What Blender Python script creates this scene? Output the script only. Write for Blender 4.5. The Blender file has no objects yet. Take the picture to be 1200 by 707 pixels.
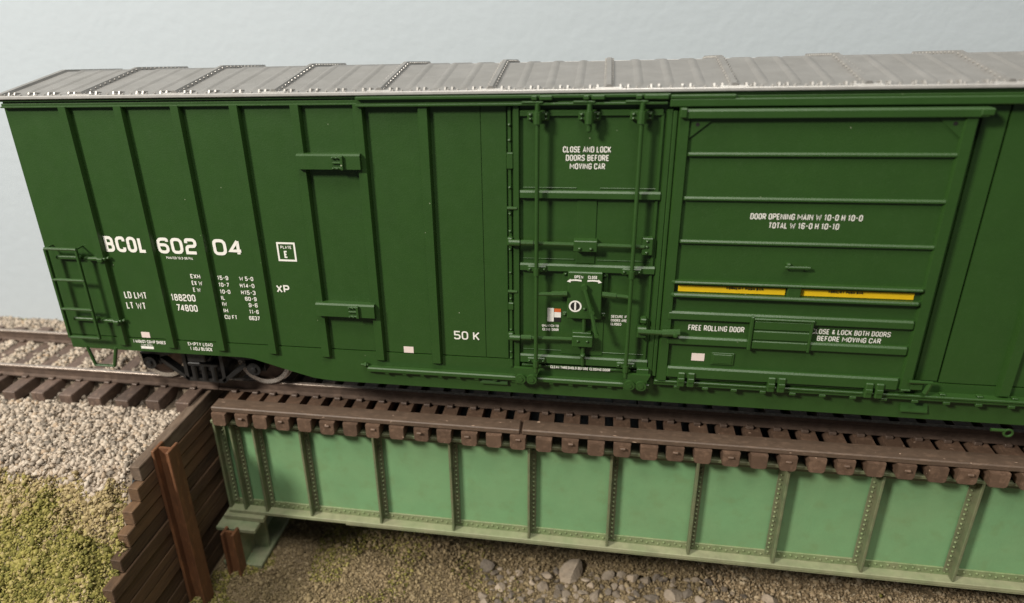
import bpy, math, random
import numpy as np
from mathutils import Vector
S = 0.3048 / 87.1          # one scale foot of the model in metres: everything below is laid out in scale feet
rnd = random.Random(7)
RNG = np.random.default_rng(11)
scene = bpy.context.scene
col = scene.collection

# ------------------------------------------------------------------ camera
cam_d = bpy.data.cameras.new('camera')
cam = bpy.data.objects.new('camera', cam_d)
col.objects.link(cam)
scene.camera = cam
F_PX, CX, CY = 853.1819, 534.4012, 358.7842
YAW, PIT, ROL = -0.2065, 0.4290, -0.0436
C_POS = Vector((26.082, -28.6502, 19.3597))
fwd = Vector((math.sin(YAW) * math.cos(PIT), math.cos(YAW) * math.cos(PIT), -math.sin(PIT)))
rgt = Vector((math.cos(YAW), -math.sin(YAW), 0))
upv = rgt.cross(fwd)
r2 = math.cos(ROL) * rgt + math.sin(ROL) * upv
u2 = -math.sin(ROL) * rgt + math.cos(ROL) * upv
from mathutils import Matrix
cam.matrix_world = Matrix(((r2.x, u2.x, -fwd.x, C_POS.x * S), (r2.y, u2.y, -fwd.y, C_POS.y * S),
                           (r2.z, u2.z, -fwd.z, C_POS.z * S), (0, 0, 0, 1)))
cam_d.sensor_width = 36.0
cam_d.lens = F_PX / 1200 * 36
cam_d.shift_x = (600 - CX) / 1200
cam_d.shift_y = (CY - 353.5) / 1200
cam_d.clip_start = 0.004
cam_d.clip_end = 10.0
cam_d.dof.use_dof = True
cam_d.dof.focus_distance = 32.5 * S
cam_d.dof.aperture_fstop = 22.0

# ------------------------------------------------------------------ light
world = bpy.data.worlds.new('World')
scene.world = world
world.use_nodes = True
wb = world.node_tree.nodes['Background']
wb.inputs[0].default_value = (0.93, 0.97, 1.0, 1)
wb.inputs[1].default_value = 0.09


def area(name, pos, target, size, power, color):
    d = bpy.data.lights.new(name, 'AREA')
    d.shape = 'DISK'
    d.size = size * S
    d.energy = power
    d.color = color
    o = bpy.data.objects.new(name, d)
    col.objects.link(o)
    o.location = Vector(pos) * S
    o.rotation_euler = (Vector(target) - Vector(pos)).to_track_quat('-Z', 'Y').to_euler()
    return o


area('room_lamp', (-88, -105, 112), (22, 0, 4), 30, 5.3, (1.0, 0.94, 0.85))
area('ceiling_light', (34, -88, 215), (24, 0, 6), 110, 4.6, (1.0, 0.96, 0.89))

vs = scene.view_settings
vs.view_transform = 'Standard'
vs.look = 'None'
vs.exposure = 0.0
vs.gamma = 1.0
vs.use_curve_mapping = False


# ------------------------------------------------------------------ materials
def mat(name, c, rough=0.5, metal=0.0, var=0.12, vs_=2.0, bump=0.0, bscale=20.0, island=0.0, second=None, second_amt=0.5,
        second_scale=0.6, stretch=(1, 1, 1), spec=0.5, second_sharp=0.1, third=None, third_amt=0.5, third_scale=2.0, isl2=None, objr=0.0, specks=False, speck_c=(0.40, 0.42, 0.30), speck_t=0.90):
    m = bpy.data.materials.new(name)
    m.use_nodes = True
    nt = m.node_tree
    N, L = nt.nodes, nt.links
    b = N['Principled BSDF']
    geo = N.new('ShaderNodeNewGeometry')
    sc = N.new('ShaderNodeVectorMath')
    sc.operation = 'MULTIPLY'
    sc.inputs[1].default_value = tuple(k / S for k in stretch)
    L.new(geo.outputs['Position'], sc.inputs[0])

    def noise(scale, detail=4.0, rough_=0.6):
        n = N.new('ShaderNodeTexNoise')
        n.inputs['Scale'].default_value = scale
        n.inputs['Detail'].default_value = detail
        n.inputs['Roughness'].default_value = rough_
        L.new(sc.outputs[0], n.inputs['Vector'])
        return n.outputs['Fac']

    def mix(fac, a, bb, blend='MIX'):
        x = N.new('ShaderNodeMix')
        x.data_type = 'RGBA'
        x.blend_type = blend
        for s, v in ((x.inputs[0], fac), (x.inputs[6], a), (x.inputs[7], bb)):
            if hasattr(v, 'links'):
                L.new(v, s)
            elif isinstance(v, (int, float)):
                s.default_value = v
            else:
                s.default_value = (*v, 1)
        return x.outputs[2]

    def ramp(v, lo, hi):
        r = N.new('ShaderNodeMapRange')
        r.inputs['From Min'].default_value = lo
        r.inputs['From Max'].default_value = hi
        L.new(v, r.inputs['Value'])
        return r.outputs['Result']

    base = mix(ramp(noise(vs_), 0.3, 0.7), tuple(k * (1 - var) for k in c), tuple(min(1, k * (1 + var)) for k in c))
    if second:
        f = ramp(noise(second_scale, 6.0), 0.5 - second_sharp, 0.5 + second_sharp)
        mm = N.new('ShaderNodeMath')
        mm.operation = 'MULTIPLY'
        mm.inputs[1].default_value = second_amt
        L.new(f, mm.inputs[0])
        base = mix(mm.outputs[0], base, second)
    if third:
        f = ramp(noise(third_scale, 6.0), 0.52, 0.66)
        mm = N.new('ShaderNodeMath')
        mm.operation = 'MULTIPLY'
        mm.inputs[1].default_value = third_amt
        L.new(f, mm.inputs[0])
        base = mix(mm.outputs[0], base, third)
    if specks:      # grains of dust caught in the paint
        f = ramp(noise(7.0, 0.0), speck_t, speck_t + 0.025)
        base = mix(f, base, speck_c)
    if isl2:
        r = N.new('ShaderNodeValToRGB')
        el = r.color_ramp.elements
        while len(el) < len(isl2):
            el.new(0.5)
        for i, cc in enumerate(isl2):
            el[i].position = i / (len(isl2) - 1)
            el[i].color = (*cc, 1)
        L.new(geo.outputs['Random Per Island'], r.inputs[0])
        base = mix(0.75, base, r.outputs[0])
    if objr:
        oi = N.new('ShaderNodeObjectInfo')
        r = N.new('ShaderNodeMapRange')
        r.inputs['To Min'].default_value = 1 - objr
        r.inputs['To Max'].default_value = 1 + objr
        L.new(oi.outputs['Random'], r.inputs['Value'])
        g = N.new('ShaderNodeCombineColor')
        for i in range(3):
            L.new(r.outputs['Result'], g.inputs[i])
        base = mix(1.0, base, g.outputs[0], 'MULTIPLY')
    if island:
        r = N.new('ShaderNodeMapRange')
        r.inputs['To Min'].default_value = 1 - island
        r.inputs['To Max'].default_value = 1 + island * 0.7
        L.new(geo.outputs['Random Per Island'], r.inputs['Value'])
        g = N.new('ShaderNodeCombineColor')
        for i in range(3):
            L.new(r.outputs['Result'], g.inputs[i])
        base = mix(1.0, base, g.outputs[0], 'MULTIPLY')
    L.new(base, b.inputs['Base Color'])
    rr = N.new('ShaderNodeMapRange')
    rr.inputs['To Min'].default_value = max(0.05, rough - 0.07)
    rr.inputs['To Max'].default_value = min(1, rough + 0.07)
    L.new(noise(vs_ * 1.7), rr.inputs['Value'])
    L.new(rr.outputs['Result'], b.inputs['Roughness'])
    b.inputs['Metallic'].default_value = metal
    b.inputs['Specular IOR Level'].default_value = spec
    if bump:
        bn = N.new('ShaderNodeBump')
        bn.inputs['Strength'].default_value = 1.0
        bn.inputs['Distance'].default_value = bump * S
        L.new(noise(bscale, 3.0), bn.inputs['Height'])
        L.new(bn.outputs['Normal'], b.inputs['Normal'])
    return m


GREEN = mat('boxcar_green_paint', (0.0235, 0.066, 0.0115), 0.42, var=0.05, vs_=0.9, bump=0.006, bscale=14, spec=0.5,
            third=(0.038, 0.085, 0.024), third_amt=0.15, third_scale=5.0, specks=True)
ROOF = mat('roof_grey_paint', (0.228, 0.22, 0.207), 0.5, metal=0.1, var=0.10, vs_=1.1, bump=0.008, bscale=18,
           second=(0.18, 0.172, 0.158), second_amt=0.4, second_scale=0.8)
RIVET = mat('worn_highlit_rivets', (0.38, 0.365, 0.34), 0.35, metal=0.3, var=0.15, vs_=4)  # bare heads, their highlights also put into the paler colour
EAVE = mat('bare_silver_edge', (0.52, 0.505, 0.48), 0.34, metal=0.35, var=0.08, vs_=3)
WHITE = mat('white_lettering', (0.80, 0.78, 0.72), 0.6, var=0.06, vs_=8)
PINK = mat('pale_placard', (0.74, 0.62, 0.57), 0.6, var=0.05, vs_=8)
YELLOW = mat('yellow_strip', (0.85, 0.55, 0.012), 0.5, var=0.05, vs_=4)
BLACK = mat('black_decal', (0.012, 0.011, 0.010), 0.6, var=0.1)
ORANGE = mat('orange_decal', (0.62, 0.13, 0.03), 0.6, var=0.05)
TRUCK = mat('black_plastic', (0.017, 0.017, 0.017), 0.36, var=0.3, vs_=4, bump=0.01, bscale=25)
WHEEL = mat('dark_wheel_metal', (0.09, 0.062, 0.048), 0.36, metal=0.6, var=0.3, vs_=3)
TREAD = mat('polished_tread', (0.62, 0.58, 0.53), 0.26, metal=0.75, var=0.1, vs_=4)
RAIL = mat('rusty_rail', (0.112, 0.078, 0.060), 0.5, metal=0.2, var=0.2, vs_=3, bump=0.01, bscale=20,
           third=(0.20, 0.14, 0.105), third_amt=0.5, third_scale=1.6)
HEAD = mat('worn_rail_head', (0.34, 0.28, 0.235), 0.38, metal=0.5, var=0.25, vs_=5, third=(0.6, 0.52, 0.45), third_amt=0.6, third_scale=5)
TIE = mat('brown_tie', (0.105, 0.070, 0.053), 0.62, var=0.22, vs_=3, bump=0.02, bscale=16, objr=.18, third=(0.22, 0.15, 0.11),
          third_amt=0.5, third_scale=3.2, stretch=(1.6, 0.7, 1))
BTIE = mat('bridge_timber_brown', (0.103, 0.063, 0.041), 0.55, specks=True, speck_c=(0.42, 0.30, 0.22), speck_t=0.845, var=0.16, vs_=2.5, bump=0.016, bscale=18, objr=.14, third=(0.24, 0.15, 0.10),
           third_amt=0.4, third_scale=4.0)
GUARD = mat('guard_timber_brown', (0.096, 0.064, 0.043), 0.55, specks=True, speck_c=(0.42, 0.30, 0.22), speck_t=0.845, var=0.16, vs_=2.2, bump=0.016, bscale=16, third=(0.19, 0.125, 0.085),
            third_amt=0.45, third_scale=4.5, stretch=(0.6, 1.4, 1.4))
GIRD = mat('girder_light_green', (0.155, 0.318, 0.150), 0.55, var=0.08, vs_=0.8, bump=0.006, bscale=10,
           second=(0.185, 0.30, 0.145), second_amt=0.6, second_scale=0.3, third=(0.15, 0.22, 0.09), third_amt=0.3, third_scale=1.1,
           second_sharp=0.2)
GIRD2 = mat('girder_weathered_shaded', (0.125, 0.155, 0.078), 0.62, var=0.22, vs_=2.2, bump=0.015, bscale=18,  # weathered olive, darkened further to paint in part of the stiffener shadow
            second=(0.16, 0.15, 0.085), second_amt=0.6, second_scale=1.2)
GIRDA = mat('girder_rivet_strip', (0.175, 0.23, 0.105), 0.55, var=0.2, vs_=2.2, bump=0.012, bscale=18,
            second=(0.22, 0.21, 0.125), second_amt=0.5, second_scale=1.0)
FLANGE = mat('dusty_bottom_flange', (0.255, 0.26, 0.155), 0.66, var=0.18, vs_=2.0, bump=0.012, bscale=18,
             second=(0.20, 0.25, 0.125), second_amt=0.5, second_scale=0.8)
BEARING = mat('bearing_beam_green', (0.20, 0.245, 0.135), 0.6, var=0.18, vs_=2.0, bump=0.012, bscale=14,
              second=(0.30, 0.29, 0.19), second_amt=0.6, second_scale=1.0)
RUST = mat('rust_steel', (0.160, 0.068, 0.028), 0.68, var=0.25, vs_=2.0, bump=0.02, bscale=16, stretch=(1.5, 1.5, 0.5),
           second=(0.10, 0.036, 0.014), second_amt=0.6, second_scale=1.0, third=(0.27, 0.115, 0.045), third_amt=0.5, third_scale=2.5)
PLANK = mat('weathered_plank', (0.095, 0.054, 0.028), 0.72, var=0.35, vs_=2.4, bump=0.05, bscale=9, stretch=(1.5, 0.28, 3.0),
            second=(0.17, 0.095, 0.045), second_amt=0.5, second_scale=1.1, objr=0.38)
CAPW = mat('cap_plank_grey', (0.12, 0.082, 0.055), 0.75, var=0.3, vs_=3.0, bump=0.04, bscale=9, stretch=(1.5, 0.35, 2.0),
           second=(0.22, 0.165, 0.12), second_amt=0.5, second_scale=1.4)
STONE = mat('ballast_stone', (0.44, 0.37, 0.29), 0.8, var=0.12, vs_=4, bump=0.03, bscale=14,
            isl2=[(0.08, 0.068, 0.056), (0.27, 0.22, 0.172), (0.39, 0.32, 0.25), (0.46, 0.38, 0.30), (0.54, 0.47, 0.385), (0.38, 0.26, 0.155)])
BED = mat('ballast_bed', (0.20, 0.155, 0.11), 0.9, var=0.3, vs_=3, bump=0.08, bscale=5)
TURFG = mat('turf_soil', (0.17, 0.14, 0.06), 0.95, var=0.3, vs_=2, bump=0.12, bscale=5)
FOAM = mat('ground_foam', (0.24, 0.22, 0.055), 0.95, var=0.25, vs_=0.7, spec=0.1,
           isl2=[(0.045, 0.048, 0.016), (0.12, 0.115, 0.034), (0.21, 0.19, 0.055), (0.30, 0.26, 0.085), (0.39, 0.32, 0.16)])
FOAM2 = mat('dry_ground_foam', (0.33, 0.26, 0.13), 0.95, var=0.25, vs_=0.7, spec=0.1,
            isl2=[(0.13, 0.10, 0.05), (0.26, 0.20, 0.10), (0.36, 0.28, 0.15), (0.44, 0.36, 0.22), (0.30, 0.26, 0.07)])
SOIL = mat('gully_soil', (0.18, 0.135, 0.078), 0.95, var=0.3, vs_=1.5, bump=0.12, bscale=4,
           second=(0.20, 0.15, 0.085), second_amt=0.5, second_scale=0.3)
CRUMB = mat('dirt_crumbs', (0.24, 0.175, 0.105), 0.95, var=0.25, vs_=0.8, spec=0.1,
            isl2=[(0.11, 0.085, 0.048), (0.18, 0.136, 0.075), (0.24, 0.185, 0.103), (0.30, 0.235, 0.135), (0.38, 0.305, 0.19)],
            second=(0.17, 0.15, 0.06), second_amt=0.4, second_scale=0.3)
SAND = mat('sandy_crumbs', (0.34, 0.25, 0.155), 0.95, var=0.25, vs_=0.8, spec=0.1,
           isl2=[(0.16, 0.115, 0.065), (0.31, 0.23, 0.135), (0.42, 0.32, 0.20), (0.50, 0.40, 0.26), (0.57, 0.48, 0.35)])
ROCK = mat('grey_rock', (0.27, 0.215, 0.158), 0.85, var=0.25, vs_=2.5, bump=0.06, bscale=7, objr=0.4,
           second=(0.32, 0.27, 0.21), second_amt=0.5, second_scale=1.3)
ROCKT = mat('tan_rock', (0.42, 0.31, 0.17), 0.85, var=0.2, vs_=2.5, bump=0.06, bscale=7)
ROCKD = mat('dark_rock', (0.155, 0.128, 0.10), 0.85, var=0.25, vs_=2.5, bump=0.06, bscale=7)
WALLM = mat('pale_blue_wall_paint', (0.49, 0.545, 0.585), 0.75, var=0.012, vs_=0.05, bump=0.05, bscale=0.9)

# ------------------------------------------------------------------ mesh helpers (scale feet)
WPOS = {}


class MB:
    def __init__(s):
        s.v, s.f = [], []

    def add(s, vs_, fs):
        o = len(s.v)
        s.v += [tuple(p) for p in vs_]
        s.f += [tuple(i + o for i in f) for f in fs]
        return s

    def box(s, x0, x1, y0, y1, z0, z1, c=0.0):
        if c <= 0:
            v = [(x, y, z) for x in (x0, x1) for y in (y0, y1) for z in (z0, z1)]
            return s.add(v, [(0, 1, 3, 2), (4, 6, 7, 5), (0, 4, 5, 1), (2, 3, 7, 6), (0, 2, 6, 4), (1, 5, 7, 3)])
        c = min(c, (x1 - x0) * .45, (y1 - y0) * .45, (z1 - z0) * .45)
        X, Y, Z = (x0, x1), (y0, y1), (z0, z1)
        v, idx = [], {}
        for i in (0, 1):
            for j in (0, 1):
                for k in (0, 1):
                    sx, sy, sz = (c if i == 0 else -c), (c if j == 0 else -c), (c if k == 0 else -c)
                    for a, p in enumerate(((X[i], Y[j] + sy, Z[k] + sz), (X[i] + sx, Y[j], Z[k] + sz), (X[i] + sx, Y[j] + sy, Z[k]))):
                        idx[(i, j, k, a)] = len(v)
                        v.append(p)
        f = []
        for i in (0, 1):
            f.append([idx[(i, j, k, 0)] for j, k in ((0, 0), (1, 0), (1, 1), (0, 1))])
            f.append([idx[(j, i, k, 1)] for j, k in ((0, 0), (1, 0), (1, 1), (0, 1))])
            f.append([idx[(j, k, i, 2)] for j, k in ((0, 0), (1, 0), (1, 1), (0, 1))])
        for a in (0, 1):
            for b in (0, 1):
                f.append([idx[(0, a, b, 1)], idx[(1, a, b, 1)], idx[(1, a, b, 2)], idx[(0, a, b, 2)]])
                f.append([idx[(a, 0, b, 0)], idx[(a, 1, b, 0)], idx[(a, 1, b, 2)], idx[(a, 0, b, 2)]])
                f.append([idx[(a, b, 0, 0)], idx[(a, b, 1, 0)], idx[(a, b, 1, 1)], idx[(a, b, 0, 1)]])
        for i in (0, 1):
            for j in (0, 1):
                for k in (0, 1):
                    f.append([idx[(i, j, k, 0)], idx[(i, j, k, 1)], idx[(i, j, k, 2)]])
        return s.add(v, f)

    def cyl(s, p0, p1, r, n=10, r1=None):
        p0, p1 = Vector(p0), Vector(p1)
        d = (p1 - p0).normalized()
        a = d.orthogonal().normalized()
        b = d.cross(a)
        r1 = r if r1 is None else r1
        v = []
        for p, q in ((p0, r), (p1, r1)):
            for i in range(n):
                t = 2 * math.pi * i / n
                v.append(p + a * (q * math.cos(t)) + b * (q * math.sin(t)))
        f = [(i, (i + 1) % n, n + (i + 1) % n, n + i) for i in range(n)]
        f += [tuple(range(n))[::-1], tuple(range(n, 2 * n))]
        return s.add(v, f)

    def prism(s, pts, axis, a, b):
        """polygon pts in the other two axes (in order), extruded along axis from a to b"""
        def p3(p, t):
            return (t, p[0], p[1]) if axis == 'x' else (p[0], t, p[1]) if axis == 'y' else (p[0], p[1], t)
        n = len(pts)
        v = [p3(p, a) for p in pts] + [p3(p, b) for p in pts]
        f = [(i, (i + 1) % n, n + (i + 1) % n, n + i) for i in range(n)]
        f += [tuple(range(n))[::-1], tuple(range(n, 2 * n))]
        return s.add(v, f)

    def hat_z(s, xc, w, z0, z1, yb, d, sl=0.08, taper=0.0):
        """vertical hat-section post standing proud of yb by d"""
        h = w / 2
        v = []
        for z, dd in ((z0, d * .15), (z0 + taper, d), (z1, d)):
            v += [(xc - h, yb + .03, z), (xc - h, yb - .01, z), (xc - h + sl, yb - dd, z), (xc + h - sl, yb - dd, z),
                  (xc + h, yb - .01, z), (xc + h, yb + .03, z)]
        f = []
        for k in (0, 6):
            f += [(k + i, k + (i + 1) % 6, k + 6 + (i + 1) % 6, k + 6 + i) for i in range(6)]
        f += [tuple(range(6))[::-1], tuple(range(12, 18))]
        return s.add(v, f)

    def hat_x(s, x0, x1, z0, z1, yb, d, sl=0.05, e=0.0):
        """horizontal hat-section batten"""
        v = []
        bv = min(.07, d * .5, (z1 - z0) * .35)
        for x, q in ((x0, 1 if e == 0 else .2), (x0 + e, 1), (x1 - e, 1), (x1, 1 if e == 0 else .2)):
            v += [(x, yb + .03, z0), (x, yb - .005, z0), (x, yb - d * q, z0 + sl), (x, yb - d * q, z1 - bv), (x, yb - (d - bv) * q, z1), (x, yb + .03, z1)]
        f = []
        for k in (0, 6, 12):
            f += [(k + i, k + (i + 1) % 6, k + 6 + (i + 1) % 6, k + 6 + i) for i in range(6)]
        f += [tuple(range(6))[::-1], tuple(range(18, 24))]
        return s.add(v, f)

    def rivet(s, p, r, d=(0, -1, 0), n=6, h=0.7):
        p, d = Vector(p), Vector(d).normalized()
        a = d.orthogonal().normalized()
        b = d.cross(a)
        v = []
        for q, hh in ((1.0, -0.15), (0.75, .6)):
            for i in range(n):
                t = 2 * math.pi * i / n
                v.append(p + d * (r * h * hh) + a * (r * q * math.cos(t)) + b * (r * q * math.sin(t)))
        v.append(p + d * (r * h))
        f = [(i, (i + 1) % n, n + (i + 1) % n, n + i) for i in range(n)] + [(n + i, n + (i + 1) % n, 2 * n) for i in range(n)]
        return s.add(v, f)

    def torus(s, c, R, r, axis='y', n=16, m=8):
        v = []
        for i in range(n):
            t = 2 * math.pi * i / n
            for j in range(m):
                q = 2 * math.pi * j / m
                a, b, h = (R + r * math.cos(q)) * math.cos(t), (R + r * math.cos(q)) * math.sin(t), r * math.sin(q)
                v.append((c[0] + a, c[1] + h, c[2] + b) if axis == 'y' else (c[0] + h, c[1] + a, c[2] + b))
        f = [(i * m + j, ((i + 1) % n) * m + j, ((i + 1) % n) * m + (j + 1) % m, i * m + (j + 1) % m) for i in range(n) for j in range(m)]
        return s.add(v, f)

    def mesh(s, name, m, origin=None, smooth=True):
        """mesh about its own centre; returns (mesh, world centre in feet)"""
        a = np.array(s.v, float)
        c = (a.min(0) + a.max(0)) / 2 if origin is None else np.array(origin, float)
        me = bpy.data.meshes.new(name)
        me.from_pydata(((a - c) * S).tolist(), [], s.f)
        me.validate()
        me.update()
        import bmesh
        bm = bmesh.new()
        bm.from_mesh(me)
        bmesh.ops.recalc_face_normals(bm, faces=bm.faces)
        bm.to_mesh(me)
        bm.free()
        if smooth:
            me.polygons.foreach_set('use_smooth', [True] * len(me.polygons))
            me.set_sharp_from_angle(angle=math.radians(32))
        me.materials.append(m)
        return me, c

    def build(s, name, m, parent=None, **kw):
        me, c = s.mesh(name, m, **kw)
        return put(name, me, c, parent)


def put(name, me, c, parent=None, rot=None):
    o = bpy.data.objects.new(name, me)
    col.objects.link(o)
    c = np.array(c, float)
    WPOS[o.name] = c
    if parent is not None:
        o.parent = parent
        c = c - WPOS[parent.name]
    o.location = (c * S).tolist()
    if rot:
        o.rotation_euler = rot
    return o


def empty(name, loc, label, cat, group=None):
    o = put(name, None, loc)
    o.empty_display_size = 2 * S
    return tag(o, label, cat, group)


def tag(o, label=None, cat=None, group=None, kind=None):
    for k, v in (('label', label), ('category', cat), ('group', group), ('kind', kind)):
        if v:
            o[k] = v
    return o


# ------------------------------------------------------------------ stroke lettering
r_ = 1
GL = {
    'A': [[(0, 0), (.5, 1), (1, 0)], [(.2, .32), (.8, .32)]],
    'B': [[(0, .52), (0, 0), (1, 0, r_), (1, .52, r_), (0, .52), (0, 1), (.93, 1, r_), (.93, .52, r_), (.6, .52)]],
    'C': [[(1, .74), (1, 1, r_), (0, 1, r_), (0, 0, r_), (1, 0, r_), (1, .26)]],
    'D': [[(0, 0), (1, 0, r_), (1, 1, r_), (0, 1), (0, 0)]],
    'E': [[(1, 1), (0, 1), (0, 0), (1, 0)], [(0, .5), (.8, .5)]],
    'F': [[(1, 1), (0, 1), (0, 0)], [(0, .5), (.8, .5)]],
    'G': [[(1, .76), (1, 1, r_), (0, 1, r_), (0, 0, r_), (1, 0, r_), (1, .47), (.5, .47)]],
    'H': [[(0, 0), (0, 1)], [(1, 0), (1, 1)], [(0, .5), (1, .5)]],
    'I': [[(.5, 0), (.5, 1)]],
    'J': [[(1, 1), (1, 0, r_), (0, 0, r_), (0, .26)]],
    'K': [[(0, 0), (0, 1)], [(1, 1), (.05, .38)], [(.35, .56), (1, 0)]],
    'L': [[(0, 1), (0, 0), (1, 0)]],
    'M': [[(0, 0), (0, 1)], [(1, 0), (1, 1)], [(0, 1), (.5, .35), (1, 1)]],
    'N': [[(0, 0), (0, 1)], [(1, 0), (1, 1)], [(0, 1), (1, 0)]],
    'O': [[(0, .5), (0, 0, r_), (1, 0, r_), (1, 1, r_), (0, 1, r_), (0, .5)]],
    'P': [[(0, 0), (0, 1), (1, 1, r_), (1, .45, r_), (0, .45)]],
    'R': [[(0, 0), (0, 1), (1, 1, r_), (1, .47, r_), (0, .47)], [(.5, .47), (1, 0)]],
    'S': [[(1, .78), (1, 1, r_), (0, 1, r_), (0, .51, r_), (1, .51, r_), (1, 0, r_), (0, 0, r_), (0, .22)]],
    'T': [[(.5, 0), (.5, 1)], [(0, 1), (1, 1)]],
    'U': [[(0, 1), (0, 0, r_), (1, 0, r_), (1, 1)]],
    'V': [[(0, 1), (.5, 0), (1, 1)]],
    'W': [[(0, 1), (.22, 0), (.5, .75), (.78, 0), (1, 1)]],
    'X': [[(0, 0), (1, 1)], [(0, 1), (1, 0)]],
    'Y': [[(0, 1), (.5, .45), (1, 1)], [(.5, .45), (.5, 0)]],
    'Z': [[(0, 1), (1, 1), (0, 0), (1, 0)]],
    '1': [[(.15, .78), (.6, 1), (.6, 0)]],
    '2': [[(0, .74), (0, 1, r_), (1, 1, r_), (1, .5, r_), (0, .5, r_), (0, 0), (1, 0)]],
    '3': [[(0, .8), (0, 1, r_), (1, 1, r_), (1, .52, r_), (.4, .52)], [(.6, .52), (1, .52, r_), (1, 0, r_), (0, 0, r_), (0, .22)]],
    '4': [[(.74, 0), (.74, 1)], [(.74, 1), (0, .26), (1, .26)]],
    '5': [[(1, 1), (0, 1), (0, .55), (1, .55, r_), (1, 0, r_), (0, 0, r_), (0, .2)]],
    '6': [[(1, .8), (1, 1, r_), (0, 1, r_), (0, 0, r_), (1, 0, r_), (1, .56, r_), (0, .56)]],
    '7': [[(0, 1), (1, 1), (.32, 0)]],
    '8': [[(0, .3), (0, 0, r_), (1, 0, r_), (1, .52, r_), (0, .52, r_), (0, .3)], [(.06, .76), (.06, .52, r_), (.94, .52, r_), (.94, 1, r_), (.06, 1, r_), (.06, .76)]],
    '9': [[(0, .2), (0, 0, r_), (1, 0, r_), (1, 1, r_), (0, 1, r_), (0, .45, r_), (1, .45)]],
    '-': [[(.12, .5), (.88, .5)]],
    '.': [[(.4, 0), (.6, 0)]],
    '&': [[(1, 0), (.2, .72, r_), (.4, 1, r_), (.75, .85, r_), (0, .3, r_), (.35, 0, r_), (1, .4)]],
}
GL['0'] = GL['O']
WID = {'I': .22, '1': .48, 'M': .90, 'N': .68, 'W': .98, '-': .5, '.': .3, 'E': .54, 'F': .52, 'L': .52, 'T': .58}


def round_line(pts, asp, rad):
    """asp: (sx, sy) size of the unit square; returns list of 2-D points, corners flagged r_ rounded"""
    P = [Vector((p[0] * asp[0], p[1] * asp[1])) for p in pts]
    out = []
    for i, p in enumerate(P):
        if len(pts[i]) > 2 and 0 < i < len(P) - 1:
            a, b = P[i - 1] - p, P[i + 1] - p
            q = min(rad, a.length * .5, b.length * .5)
            pa, pb = p + a.normalized() * q, p + b.normalized() * q
            for t in (0, .3, .7, 1):
                out.append(pa * (1 - t) ** 2 + p * (2 * t * (1 - t)) + pb * t * t)
        else:
            out.append(p)
    o2 = [out[0]]
    for p in out[1:]:
        if (p - o2[-1]).length > 1e-5:
            o2.append(p)
    return o2


def stroke(mb, pts, t, place, closed=False):
    n = len(pts)
    L_, R_ = [], []
    for i in range(n):
        if closed:
            d0, d1 = pts[i] - pts[i - 1 if i else n - 2], pts[(i + 1) if i < n - 1 else 1] - pts[i]
        else:
            d0 = pts[i] - pts[i - 1] if i else pts[1] - pts[0]
            d1 = pts[i + 1] - pts[i] if i < n - 1 else pts[i] - pts[i - 1]
        d0, d1 = d0.normalized(), d1.normalized()
        n0, n1 = Vector((-d0.y, d0.x)), Vector((-d1.y, d1.x))
        m = n0 + n1
        m = n0 if m.length < 1e-3 else m.normalized()
        k = min(1 / max(m.dot(n0), .3), 1.9)
        L_.append(pts[i] + m * (t / 2 * k))
        R_.append(pts[i] - m * (t / 2 * k))
    v = [place(p, i) for i, p in enumerate(L_)] + [place(p, i) for i, p in enumerate(R_)]
    mb.add(v, [(i, i + 1, n + i + 1, n + i) for i in range(n - 1)])


def text_width(s, h, sp, wf):
    return sum((.25 if ch == ' ' else WID.get(ch, .62)) * wf * h + sp * h for ch in s) - sp * h


def lettering(s, x0, zb, h, parent, y, width=None, th=.17, m=None, sp=.11, right=None, wf=1.0, slant=0.0, layer=0.0):
    """text s with its lower corner at (x0, zb), stretched to width if given, standing on plane y and facing -Y"""
    if width:
        w1 = text_width(s, h, sp, wf)
        k = width / w1
        wf, sp = wf * k, sp * k
    if right is not None:
        x0 = right - text_width(s, h, sp, wf)
    mb = MB()
    x = x0
    t = th * h
    for ch in s:
        w = (.25 if ch == ' ' else WID.get(ch, .62)) * wf * h
        if ch != ' ':
            tt = t * (.78 if ch in 'NMW' else 1.0)
            for k, st in enumerate(GL[ch]):
                pl = round_line(st, (max(w - t, .001), h - t), h * .26)
                cl = (pl[0] - pl[-1]).length < 1e-4
                yy = y - .010 - .008 * k - layer
                stroke(mb, pl, tt * (.72 if ch in 'NM' and k == 2 else 1), lambda p, i, x=x, yy=yy, nn=len(pl): (x + t / 2 + p.x + slant * p.y, yy - .006 * i / nn, zb + t / 2 + p.y), cl)
        x += w + sp * h
    return mb.build('lettering', m or WHITE, parent, smooth=False)


# ================================================================== SETTING
def vnoise(x, y, s, seed=0):
    x, y = np.asarray(x, float) * s, np.asarray(y, float) * s
    xi, yi = np.floor(x).astype(int), np.floor(y).astype(int)
    fx, fy = x - xi, y - yi
    fx, fy = fx * fx * (3 - 2 * fx), fy * fy * (3 - 2 * fy)

    def h(a, b):
        n = (a * 374761393 + b * 668265263 + seed * 974711) & 0x7fffffff
        n = ((n ^ (n >> 13)) * 1274126177) & 0x7fffffff
        return ((n ^ (n >> 16)) & 0xffff) / 65535.0
    return (h(xi, yi) * (1 - fx) + h(xi + 1, yi) * fx) * (1 - fy) + (h(xi, yi + 1) * (1 - fx) + h(xi + 1, yi + 1) * fx) * fy


def sm(t):
    t = np.clip(t, 0, 1)
    return t * t * (3 - 2 * t)


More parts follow.
